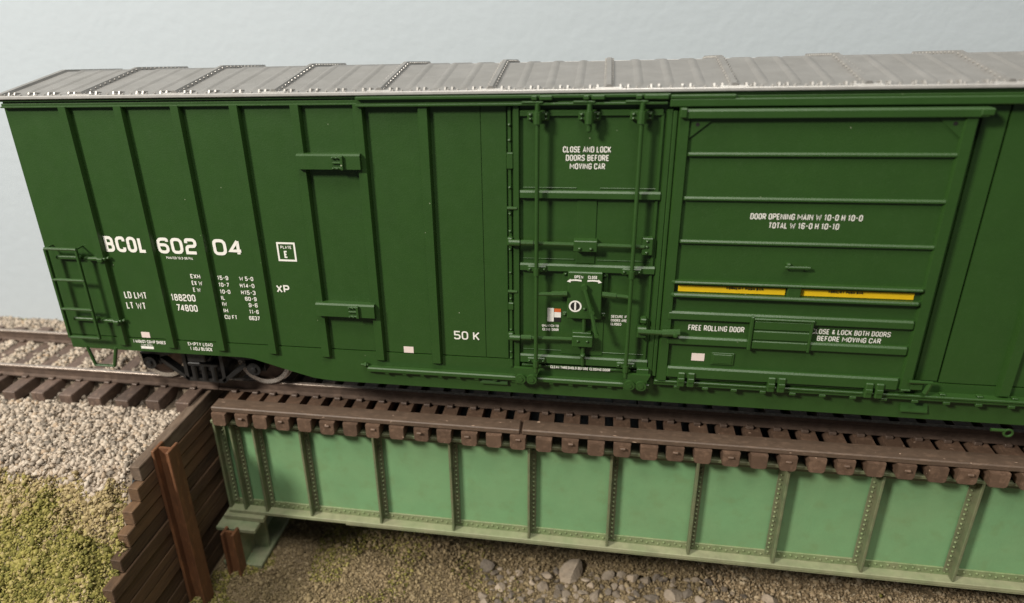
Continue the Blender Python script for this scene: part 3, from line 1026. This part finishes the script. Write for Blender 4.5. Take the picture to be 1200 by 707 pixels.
# door tracks
m = MB().box(16.42, 28.5, -.34, -.1, 14.93, 15.05, .02)
m.box(16.42, 28.5, -.14, -.05, 14.66, 14.95)
m.box(16.42, 28.42, -.36, -.1, 14.66, 14.755, .02)
m.build('door_track', GREEN, car)
m = MB().box(28.5, 58, -.38, -.08, 14.57, 14.86, .03)
m.box(28.5, 28.58 + 2.2, -.39, -.08, 14.86, 15.0, .03)
m.build('door_track', GREEN, car)
m = MB().box(15.75, 28.6, -.32, .0, 2.50, 2.74, .05)
m.box(15.75, 28.6, -.12, .0, 2.38, 2.52)
m.cyl((15.45, -.18, 2.82), (15.8, -.18, 2.82), .06, 8).cyl((15.62, -.18, 2.82), (15.72, -.18, 2.82), .12, 8)
for i in range(14):
    m.box(16.6 + .85 * i, 16.8 + .85 * i, -.26, -.05, 2.40, 2.51, .02)
m.build('door_track', GREEN, car)
m = MB().box(28.75, 58, -.40, .0, 2.92, 3.04, .03)
m.box(28.75, 58, -.34, .0, 2.78, 2.90, .02)
for i in range(24):
    m.box(29.6 + 1.17 * i, 29.85 + 1.17 * i, -.36, -.05, 2.66, 2.79, .02)
m.build('door_track', GREEN, car)
for x0, x1, zz in ((21.1, 22.35, 2.18), (38.7, 39.72, 2.09)):
    MB().prism([(-.16, zz), (-.16, zz + .06), (-.03, zz + .40), (.0, zz + .40), (.0, zz)], 'x', x0, x1).build('jacking_pad', GREEN, car, smooth=False)
MB().torus((42.95, -.02, 1.32), .16, .05).cyl((42.3, .0, 1.42), (42.82, .0, 1.42), .07, 8).build('pull_ring', GREEN, car)

# ---------------------------------------------------------------- plug door
pd = MB().box(22.62, 28.62, -.02, .12, 3.05, 14.74, .01).build('plug_door', GREEN, car)


def P_(name, mb, m=None, **kw):
    return mb.build(name, m or GREEN, pd, **kw)


P_('stile', MB().hat_z(22.80, .30, 3.1, 14.66, -.02, .16, .05))
P_('stile', MB().hat_z(28.30, .14, 3.3, 14.3, -.02, .10, .03))
P_('stile', MB().hat_z(28.55, .26, 3.1, 14.45, -.02, .17, .05))
P_('stile', MB().box(28.66, 28.83, -.20, .1, 3.1, 14.4, .03))
P_('hinge_strip', MB().box(22.47, 22.60, -.10, .1, 3.1, 14.6, .02))
for k, zz in enumerate([13.9, 13.3, 11.4, 10.3, 9.55, 9.05, 8.75, 7.7, 6.5, 5.0, 4.55, 3.9, 3.6]):
    P_('bolt', MB().rivet((22.53, -.10, zz), .075, h=1.1))
P_('hinge', MB().box(22.42, 22.68, -.17, .0, 12.16, 12.82, .03))
P_('hinge', MB().box(22.42, 22.66, -.15, .0, 5.95, 6.3, .03))
for zz in (10.55, 6.85, 9.12, 4.72):
    P_('hinge_pin', MB().cyl((22.42, -.16, zz), (22.82, -.16, zz), .07, 8))
P_('header', MB().hat_x(22.95, 28.3, 14.2, 14.47, -.02, .12, .04))
for z0, z1 in ((10.95, 11.30), (7.82, 8.18), (3.42, 3.86)):
    P_('batten', MB().hat_x(22.95, 28.42, z0, z1, -.02, .20, .06))
for z0 in (11.36, 8.32, 4.02):
    P_('weld_bead', MB().box(23.05, 25.2, -.05, .0, z0, z0 + .05, .015))
    P_('weld_bead', MB().box(26.1, 28.3, -.05, .0, z0, z0 + .05, .015))
P_('strap', MB().box(25.25, 26.02, -.06, .0, 8.2, 10.95, .015))
P_('strap', MB().box(24.72, 26.5, -.06, .0, 3.9, 7.8, .015))
P_('ledge', MB().box(23.0, 28.2, -.14, .0, 3.2, 3.32, .02))
for xr in (23.66, 27.52):
    rod = P_('lock_rod', MB().cyl((xr, -.50, 3.15), (xr, -.50, 14.75), .085, 10))
for xr in (23.66, 25.60, 27.52):
    z0 = 14.28
    g = MB().cyl((xr, -.46, z0 - .28), (xr, -.46, z0 + .18), .17, 10)
    g.box(xr - .42, xr + .42, -.22, -.0, z0 - .22, z0 + .12, .04)
    g.cyl((xr, -.46, z0 + .1), (xr, -.46, z0 + .45), .12, 10, .09)
    for dx in (-.30, .30):
        g.rivet((xr + dx, -.22, z0 + .02), .08, h=1.3).rivet((xr + dx, -.22, z0 - .14), .06, h=1.3)
    P_('rod_guide', g)
    g = MB().box(xr - .25, xr - .02, -.42, -.14, 14.85, 15.04, .04).box(xr + .05, xr + .55, -.42, -.14, 14.85, 15.04, .04)
    g.box(xr - .62, xr + .2, -.4, -.1, 14.74, 14.82, .02)
    P_('hanger', g)
P_('guide_tip', MB().cyl((25.60, -.46, 13.72), (25.60, -.46, 14.05), .10, 10).rivet((25.60, -.48, 13.74), .1))
P_('hanger', MB().box(28.0, 28.45, -.42, -.14, 14.84, 15.04, .04))
for xr in (23.66, 27.52):
    for zz in (7.98, 3.62):
        g = MB().cyl((xr, -.49, zz - .2), (xr, -.49, zz + .12), .13, 10).box(xr - .40, xr + .40, -.30, -.1, zz - .15, zz + .13, .04)
        for dx in (-.30, .30):
            g.rivet((xr + dx, -.30, zz), .07, h=1.3)
        P_('rod_guide', g)
P_('operating_rod', MB().cyl((22.55, -.30, 9.13), (25.2, -.30, 9.10), .085, 8).cyl((23.0, -.30, 9.13), (23.5, -.30, 9.13), .12, 8))
P_('operating_rod', MB().cyl((26.05, -.30, 9.10), (27.95, -.30, 9.08), .085, 8))
P_('operating_rod', MB().cyl((22.55, -.30, 4.73), (25.3, -.30, 4.78), .085, 8).cyl((23.0, -.30, 4.74), (23.45, -.30, 4.75), .12, 8))
for zz, in ((9.13,), (4.73,)):
    P_('rod_end', MB().box(22.42, 22.66, -.36, -.05, zz - .16, zz + .2, .05).cyl((22.5, -.34, zz), (22.95, -.34, zz), .14, 10))
g = MB().box(25.15, 26.1, -.42, .0, 8.83, 9.3, .03)
for dx in (25.4, 25.85):
    g.rivet((dx, -.42, 8.98), .08, h=1.2)
P_('rod_bracket', g)
g = MB().box(27.85, 28.28, -.32, .0, 8.72, 9.45, .03)
for dz in (8.85, 9.1, 9.33):
    g.rivet((28.05, -.32, dz), .07, h=1.2)
P_('rod_bracket', g)
g = MB().box(25.2, 26.08, -.46, .0, 4.48, 5.0, .03).box(25.2, 26.0, -.34, .0, 5.0, 5.12, .02)
g.rivet((25.45, -.46, 4.78), .07, h=1.2).rivet((25.85, -.46, 4.78), .07, h=1.2)
P_('rod_bracket', g)
P_('operating_rod', MB().cyl((25.68, -.24, 3.5), (25.68, -.24, 5.8), .085, 8).rivet((25.68, -.32, 4.02), .12, h=1.2))
gb = P_('gear_box', MB().box(24.95, 26.38, -.38, .0, 5.78, 7.93, .04))
for dx, dz in ((24.85, 7.75), (24.85, 6.75), (24.85, 5.88), (26.47, 7.72), (26.47, 6.75), (26.47, 5.9)):
    P_('bolt', MB().box(dx - .1, dx + .1, -.14, .0, dz - .1, dz + .1, .03).rivet((dx, -.14, dz), .07, h=1.2))
P_('edge_strip', MB().box(26.42, 26.6, -.16, .0, 6.7, 7.95, .03))
P_('operating_rod', MB().cyl((23.75, -.44, 6.90), (24.95, -.40, 6.95), .085, 8).cyl((24.3, -.42, 6.92), (24.95, -.40, 6.95), .12, 8))
P_('operating_rod', MB().cyl((26.38, -.40, 6.98), (27.45, -.44, 6.92), .085, 8).cyl((26.38, -.40, 6.98), (26.95, -.42, 6.95), .12, 8))
lv = MB().cyl((25.64, -.50, 7.30), (25.98, -.66, 6.24), .085, 8).cyl((25.98, -.66, 6.24), (26.22, -.84, 5.25), .085, 8)
lv.cyl((25.64, -.36, 7.30), (25.64, -.58, 7.30), .13, 10).cyl((25.98, -.5, 6.24), (25.98, -.74, 6.24), .12, 10).cyl((26.22, -.72, 5.28), (26.22, -.92, 5.28), .1, 8)
P_('lever', lv)
P_('bolt', MB().rivet((25.68, -.38, 6.28), .08, h=1.2))
# rollers under the plug door
for x0 in (23.0, 27.72):
    g = MB().prism([(x0 - .25, 2.52), (x0 - .25, 3.0), (x0 - .32, 3.3), (x0 + .85, 3.3), (x0 + .72, 3.0), (x0 + .72, 2.52), (x0 + .5, 2.52), (x0 + .24, 2.78), (x0 - .02, 2.52)], 'y', -.52, -.34)
    for dx in (0, .48):
        g.cyl((x0 + dx, -.34, 2.80), (x0 + dx, -.62, 2.80), .23, 14).cyl((x0 + dx, -.60, 2.80), (x0 + dx, -.66, 2.80), .11, 10)
    P_('roller', g)
P_('latch', MB().box(28.0, 28.5, -.38, -.1, 3.22, 3.52, .02))
g = MB().box(27.88, 28.3, -.48, -.0, 5.05, 5.55, .05).box(28.0, 28.26, -.4, .0, 5.7, 5.92, .04)
g.cyl((27.92, -.55, 5.42), (29.3, -.62, 5.44), .11, 8).cyl((28.9, -.6, 5.43), (29.6, -.64, 5.5), .16, 8).rivet((29.42, -.78, 5.42), .12)
P_('door_latch', g)

# ---------------------------------------------------------------- sliding door
sd = MB().box(28.95, 38.62, -.30, .0, 3.1, 14.30, .01).build('sliding_door', GREEN, car)


def D_(name, mb, m=None, **kw):
    return mb.build(name, m or GREEN, sd, **kw)


YB = -.30
D_('stile', MB().hat_z(29.06, .44, 3.08, 14.42, YB, .14, .06))
D_('stile', MB().hat_z(38.56, .46, 3.3, 14.42, YB, .14, .06))
D_('top_rail', MB().hat_x(28.95, 39.0, 14.14, 14.50, YB, .24, .05))
D_('stop', MB().box(28.86, 29.12, -.62, -.2, 14.2, 14.56, .04))
D_('stop', MB().box(38.72, 39.15, -.58, -.2, 14.22, 14.48, .04))
for zz in (12.90, 11.20, 9.45):
    D_('batten', MB().hat_x(29.22, 38.46, zz - .17, zz, YB, .13, .05, e=.1))
D_('batten', MB().hat_x(29.02, 38.50, 7.62, 7.74, YB, .26, .03, e=.22))
D_('batten', MB().hat_x(29.02, 38.46, 7.03, 7.20, YB, .26, .04, e=.22))
D_('batten', MB().hat_x(29.0, 38.40, 5.98, 6.36, YB, .17, .05, e=.12))
D_('batten', MB().hat_x(29.05, 38.38, 4.84, 5.22, YB, .17, .05, e=.12))
D_('batten', MB().hat_x(29.15, 38.34, 3.24, 3.78, YB, .17, .06, e=.12))
for x0, s in ((29.26, 1), (38.36, -1)):
    g = MB().prism([(x0, 14.14), (x0 + s * .85, 14.14), (x0, 13.42)], 'y', -.36, -.29)
    D_('corner_gusset', g, smooth=False)
    D_('gusset_hole', MB().cyl((x0 + s * .27, -.367, 13.93), (x0 + s * .27, -.35, 13.93), .075, 10), BLACK)
D_('yellow_strip', MB().box(29.40, 33.48, -.335, -.29, 7.22, 7.50, .01), YELLOW)
D_('yellow_strip', MB().box(34.06, 38.12, -.335, -.29, 7.22, 7.50, .01), YELLOW)
D_('centre_block', MB().box(33.52, 34.02, -.50, -.2, 7.08, 7.66, .03))
g = MB().box(33.28, 34.24, -.50, -.42, 8.38, 8.50, .03).box(33.34, 33.5, -.48, -.25, 8.36, 8.6, .03).box(34.02, 34.16, -.48, -.25, 8.34, 8.48, .03)
D_('grab_handle', g)
# slotted plate
pl = MB().box(32.34, 34.68, -.47, -.25, 4.82, 6.22, .02).build('latch_plate', GREEN, sd)
PZ = [(4.86, 5.22), (5.28, 5.68), (5.74, 6.12)]
for z0, z1 in PZ:
    D_('plate_panel', MB().box(32.48, 34.60, -.535, -.44, z0, z1, .03))
D_('plate_edge', MB().box(32.30, 32.44, -.58, -.3, 4.80, 6.32, .03))
D_('plate_edge', MB().box(34.58, 34.70, -.55, -.3, 4.80, 6.24, .03))
D_('plate_edge', MB().box(32.42, 34.72, -.57, -.3, 6.15, 6.25, .03))
D_('placard', MB().box(30.20, 30.72, -.318, -.29, 4.06, 4.40), PINK)
g = MB().box(30.98, 31.90, -.36, -.29, 3.93, 4.50, .02).box(31.05, 31.83, -.38, -.3, 4.0, 4.43, .02)
D_('board', g)
for x0 in (29.70, 33.32, 37.06):
    for dx in (0, .40):
        g = MB().box(x0 + dx, x0 + dx + .30, -.56, -.3, 2.86, 3.56, .04).box(x0 + dx + .02, x0 + dx + .28, -.60, -.5, 3.10, 3.30, .02)
        D_('roller_bracket', g)
g = MB().cyl((38.6, -.5, 3.72), (39.5, -.42, 3.68), .07, 8).box(38.72, 39.2, -.45, -.1, 3.30, 3.62, .04).cyl((39.3, -.44, 3.2), (39.42, -.44, 3.66), .1, 8).box(38.4, 38.75, -.5, -.3, 3.26, 3.34, .02)
D_('door_latch', g)
# fastener tips on the track
for x0 in (39.95, 41.3, 42.55):
    MB().box(x0, x0 + .22, -.32, -.1, 3.05, 3.13, .03).build('track_clip', GREEN, car)

# ---------------------------------------------------------------- lettering
T = lettering
Ys = -.012
T('BCOL', 3.335, 8.03, .78, car, Ys, width=2.16, th=.19)
T('602', 6.06, 8.03, .78, car, Ys, width=2.02, th=.19)
T('04', 8.88, 8.03, .78, car, Ys, width=1.44, th=.19)
T('PAINTED TO 3-96 PAL', 6.40, 7.76, .12, car, Ys, width=1.36, th=.17)
T('LD LMT', 3.70, 5.64, .36, car, Ys, width=1.20, th=.15)
T('LT WT', 3.68, 5.08, .36, car, Ys, width=1.04, th=.15)
T('188200', 6.18, 5.62, .36, car, Ys, width=1.28, th=.15)
T('74800', 6.36, 5.08, .36, car, Ys, width=1.10, th=.15)
for s, z0, w in (('EXH', 6.82, .50), ('EX W', 6.48, .54), ('E W', 6.13, .38)):
    T(s, 7.44, z0, .22, car, Ys, width=w, th=.17)
for a, wa, b, wb_, z0 in (('15-9', .55, 'W 5-0', .70, 6.80), ('10-7', .53, 'H14-0', .72, 6.45), ('10-0', .53, 'H15-3', .72, 6.10),
                          ('IL', .20, '60-9', .58, 5.78), ('IW', .24, '9-6', .45, 5.46), ('IH', .24, '11-6', .48, 5.12), ('CU FT', .65, '6637', .54, 4.78)):
    T(a, 8.80, z0, .21, car, Ys, width=wa, th=.17)
    T(b, 0, z0, .21, car, Ys, width=wb_, th=.17, right=10.60)
# plate E box
g = MB()
for x0, x1, z0, z1 in ((12.0, 12.88, 8.66, 8.74), (12.0, 12.88, 7.84, 7.92), (12.0, 12.08, 7.92, 8.66), (12.80, 12.88, 7.92, 8.66)):
    g.box(x0, x1, -.024, -.012, z0, z1)
g.build('emblem_frame', WHITE, car, smooth=False)
T('PLATE', 12.18, 8.44, .14, car, Ys, width=.52, th=.17)
T('E', 12.31, 8.0, .34, car, Ys, width=.17, th=.2)
T('XP', 11.68, 6.28, .38, car, Ys, width=.64, th=.18)
T('50 K', 19.94, 4.33, .42, car, Ys, width=1.16, th=.15)
for x0, z0, w, h in ((17.54, 3.50, .46, .31), (4.10, 3.52, .46, .30)):
    MB().box(x0, x0 + w, -.026, -.01, z0, z0 + h).build('placard', PINK, car, smooth=False)
T('1 INDUST COMP SHOES', 3.56, 3.21, .17, car, -.03, width=1.78, th=.18)
T('LUB SERV', 3.98, 3.08, .07, car, -.03, width=.62, th=.2)
MB().box(3.93, 4.62, -.045, -.03, 2.90, 3.03).build('stencil', WHITE, car, smooth=False)
T('EMPTY LOAD', 6.56, 3.23, .18, car, -.03, width=1.32, th=.17)
T('1 ADJ BLOCK', 6.62, 2.97, .19, car, -.03, width=1.20, th=.17)
# plug door lettering
T('CLOSE AND LOCK', 24.62, 12.81, .235, pd, -.025, width=1.84, th=.15)
T('DOORS BEFORE', 24.74, 12.48, .235, pd, -.025, width=1.66, th=.15)
T('MOVING CAR', 24.90, 12.15, .235, pd, -.025, width=1.36, th=.15)
T('OPEN', 25.22, 7.66, .13, pd, -.385, width=.36, th=.18)
T('CLOSE', 25.78, 7.66, .13, pd, -.385, width=.38, th=.18)
for x0, x1, tip in ((25.05, 25.52, -1), (25.76, 26.22, 1)):
    g = MB()
    for i in range(6):
        t0, t1 = i / 6, (i + 1) / 6
        w0, w1 = .035, .035
        f_ = lambda t: 7.50 + .08 * math.sin(math.pi * (.25 + .5 * t)) - (.05 if False else 0)
        g.add([(x0 + (x1 - x0) * t0, -.40, f_(t0) - w0), (x0 + (x1 - x0) * t1, -.40, f_(t1) - w1), (x0 + (x1 - x0) * t1, -.40, f_(t1) + w1), (x0 + (x1 - x0) * t0, -.40, f_(t0) + w0)], [(0, 1, 2, 3)])
    xt = x1 if tip > 0 else x0
    g.add([(xt - tip * .02, -.404, f_(0) + .08), (xt - tip * .02, -.404, f_(0) - .09), (xt + tip * .13, -.404, f_(0) - .05)], [(0, 1, 2)])
    g.build('arrow_mark', WHITE, pd, smooth=False)


def disc(xc, zc, r0, r1, y, n=28):
    g = MB()
    v = []
    for i in range(n):
        t = 2 * math.pi * i / n
        v += [(xc + r0 * math.cos(t), y, zc + r0 * math.sin(t)), (xc + r1 * math.cos(t), y, zc + r1 * math.sin(t))]
    return g.add(v, [(2 * i, 2 * i + 1, (2 * i + 3) % (2 * n), (2 * i + 2) % (2 * n)) for i in range(n)])


disc(25.29, 6.38, 0.0001, .21, -.388).build('emblem_ground', BLACK, pd, smooth=False)
disc(25.29, 6.38, .20, .265, -.392).box(25.255, 25.325, -.396, -.390, 6.2, 6.56).build('emblem_ring', WHITE, pd, smooth=False)
for nm, x0, x1, z0, z1, m in (('placard', 24.11, 24.38, 5.45, 6.08, WHITE), ('placard', 24.40, 24.68, 5.91, 6.06, ORANGE), ('placard', 24.40, 24.68, 5.66, 5.90, WHITE),
                              ('placard', 24.40, 24.68, 5.45, 5.65, BLACK)):
    MB().box(x0, x1, -.045, -.01, z0, z1).build(nm, m, pd, smooth=False)
T('UNLATCH TO', 23.88, 5.18, .12, pd, -.025, width=.72, th=.17)
T('CLOSE DOOR', 23.90, 5.00, .12, pd, -.025, width=.70, th=.17)
for s, z0, w in (('SECURE IF', 5.76, .66), ('DOORS ARE', 5.58, .66), ('CLOSED', 5.40, .44)):
    T(s, 26.80, z0, .12, pd, -.025, width=w, th=.17)
T('CLEAN THRESHOLD BEFORE CLOSING DOOR', 24.28, 3.20, .13, pd, -.145, width=2.6, th=.17)
# sliding door lettering
T('DOOR OPENING MAIN W 10-0 H 10-0', 31.80, 10.33, .235, sd, -.305, width=3.96, th=.145)
T('TOTAL W 16-0 H 10-10', 32.50, 9.98, .235, sd, -.305, width=2.50, th=.145)
T('FREE ROLLING DOOR', 29.95, 5.48, .25, sd, -.305, width=2.2, th=.145)
T('CLOSE & LOCK BOTH DOORS', 34.72, 5.58, .22, sd, -.305, width=2.90, th=.145)
T('BEFORE MOVING CAR', 34.96, 5.27, .22, sd, -.305, width=2.36, th=.145)
T('FORKLIFT PUSH BAR', 31.25, 7.385, .10, sd, -.337, width=1.40, th=.3, m=BLACK)
T('FORKLIFT PUSH BAR', 35.05, 7.385, .10, sd, -.337, width=1.25, th=.3, m=BLACK)

# ---------------------------------------------------------------- trucks and underframe
MB().box(1.0, XL - 1, ZC - 1.15, ZC + 1.15, 1.4, 2.95, .05).build('centre_sill', TRUCK, car)
MB().box(.2, XL - .2, 0.25, W2 - .25, 2.7, 2.88).build('underframe', TRUCK, car)
for xx in (6.37, XL - 6.37, 14.5, 31, 47):
    MB().box(xx - .5, xx + .5, 0.6, W2 - .6, 1.9, 2.75, .05).build('bolster', TRUCK, car)


def lathe_y(prof, yc, n=40):
    """prof: list of (y offset, radius)"""
    m = MB()
    v = []
    for yy, r in prof:
        for i in range(n):
            t = 2 * math.pi * i / n
            v.append((r * math.cos(t), yc + yy, r * math.sin(t)))
    k = len(prof)
    f = [(j * n + i, j * n + (i + 1) % n, (j + 1) * n + (i + 1) % n, (j + 1) * n + i) for j in range(k - 1) for i in range(n)]
    f += [tuple(range(n)), tuple(range((k - 1) * n, k * n))]
    return m.add(v, f)


wme, _ = lathe_y([(-.20, .15), (-.22, .42), (-.12, .55), (-.08, 1.18), (-.20, 1.24), (-.22, 1.46), (-.20, 1.49), (.12, 1.51), (.13, 1.58), (.22, 1.58), (.2, .2)], 0).mesh('wheel', WHEEL, origin=(0, 0, 0))
wme.materials.append(TREAD)
for p in wme.polygons:
    c = p.center / S
    rr = math.hypot(c.x, c.z)
    if rr > 1.28:
        p.material_index = 1
for tx in (6.37, XL - 6.37):
    tk = MB().box(tx - .45, tx + .45, 1.2, 7.4, 1.05, 2.0, .05).build('truck', TRUCK, car)
    for wx in (tx - 2.92, tx + 2.92):
        for yy in (2.27, 6.41):
            put('wheel', wme, (wx, yy, 1.5), tk, rot=(0, 0, 0 if yy < 4 else math.pi))
        MB().cyl((wx, 1.3, 1.5), (wx, 7.35, 1.5), .24, 12).build('axle', TRUCK, tk)
    for yy, s in ((1.35, -1), (7.2, 1)):
        out = [(-3.55, 1.25), (-3.55, 2.05), (-2.6, 2.2), (-1.6, 2.55), (1.6, 2.55), (2.6, 2.2), (3.55, 2.05), (3.55, 1.25), (2.4, 1.15), (1.25, .52), (.9, .42), (-.9, .42), (-1.25, .52), (-2.4, 1.15)]
        g = MB()
        # frame built as bars round the spring opening
        def bar(a, b, w):
            a, b = Vector((tx + a[0], a[1])), Vector((tx + b[0], b[1]))
            d = (b - a).normalized()
            nn = Vector((-d.y, d.x)) * w / 2
            q = [a - nn - d * .05, b - nn + d * .05, b + nn + d * .05, a + nn - d * .05]
            g.prism([(p.x, p.y) for p in q], 'y', yy - .22, yy + .22)
        for a, b, w in (((-1.6, 2.35), (1.6, 2.35), .40), ((-1.0, .55), (1.0, .55), .2), ((-3.4, 1.75), (-1.5, 2.3), .5), ((3.4, 1.75), (1.5, 2.3), .5),
                        ((-2.5, 1.72), (-1.0, .55), .2), ((2.5, 1.72), (1.0, .55), .2), ((-1.05, .6), (-1.05, 2.3), .2), ((1.05, .6), (1.05, 2.3), .2),
                        ((-3.4, 1.62), (-2.45, 1.62), .6), ((3.4, 1.62), (2.45, 1.62), .6)):
            bar(a, b, w)
        g.build('sideframe', TRUCK, tk, smooth=False)
        for dx in (-.55, 0, .55):
            MB().cyl((tx + dx, yy + s * .18, .62), (tx + dx, yy + s * .18, 1.42), .17, 10).build('spring', TRUCK, tk)
        MB().box(tx - .85, tx + .85, yy - .3, yy + .3, 1.38, 1.6, .05).build('bolster_end', TRUCK, tk)
        for wx in (tx - 2.92, tx + 2.92):
            MB().cyl((wx, yy, 1.5), (wx, yy + s * .42, 1.5), .36, 14).rivet((wx, yy + s * .42, 1.5), .2, (0, s, 0)).build('journal_cap', TRUCK, tk)
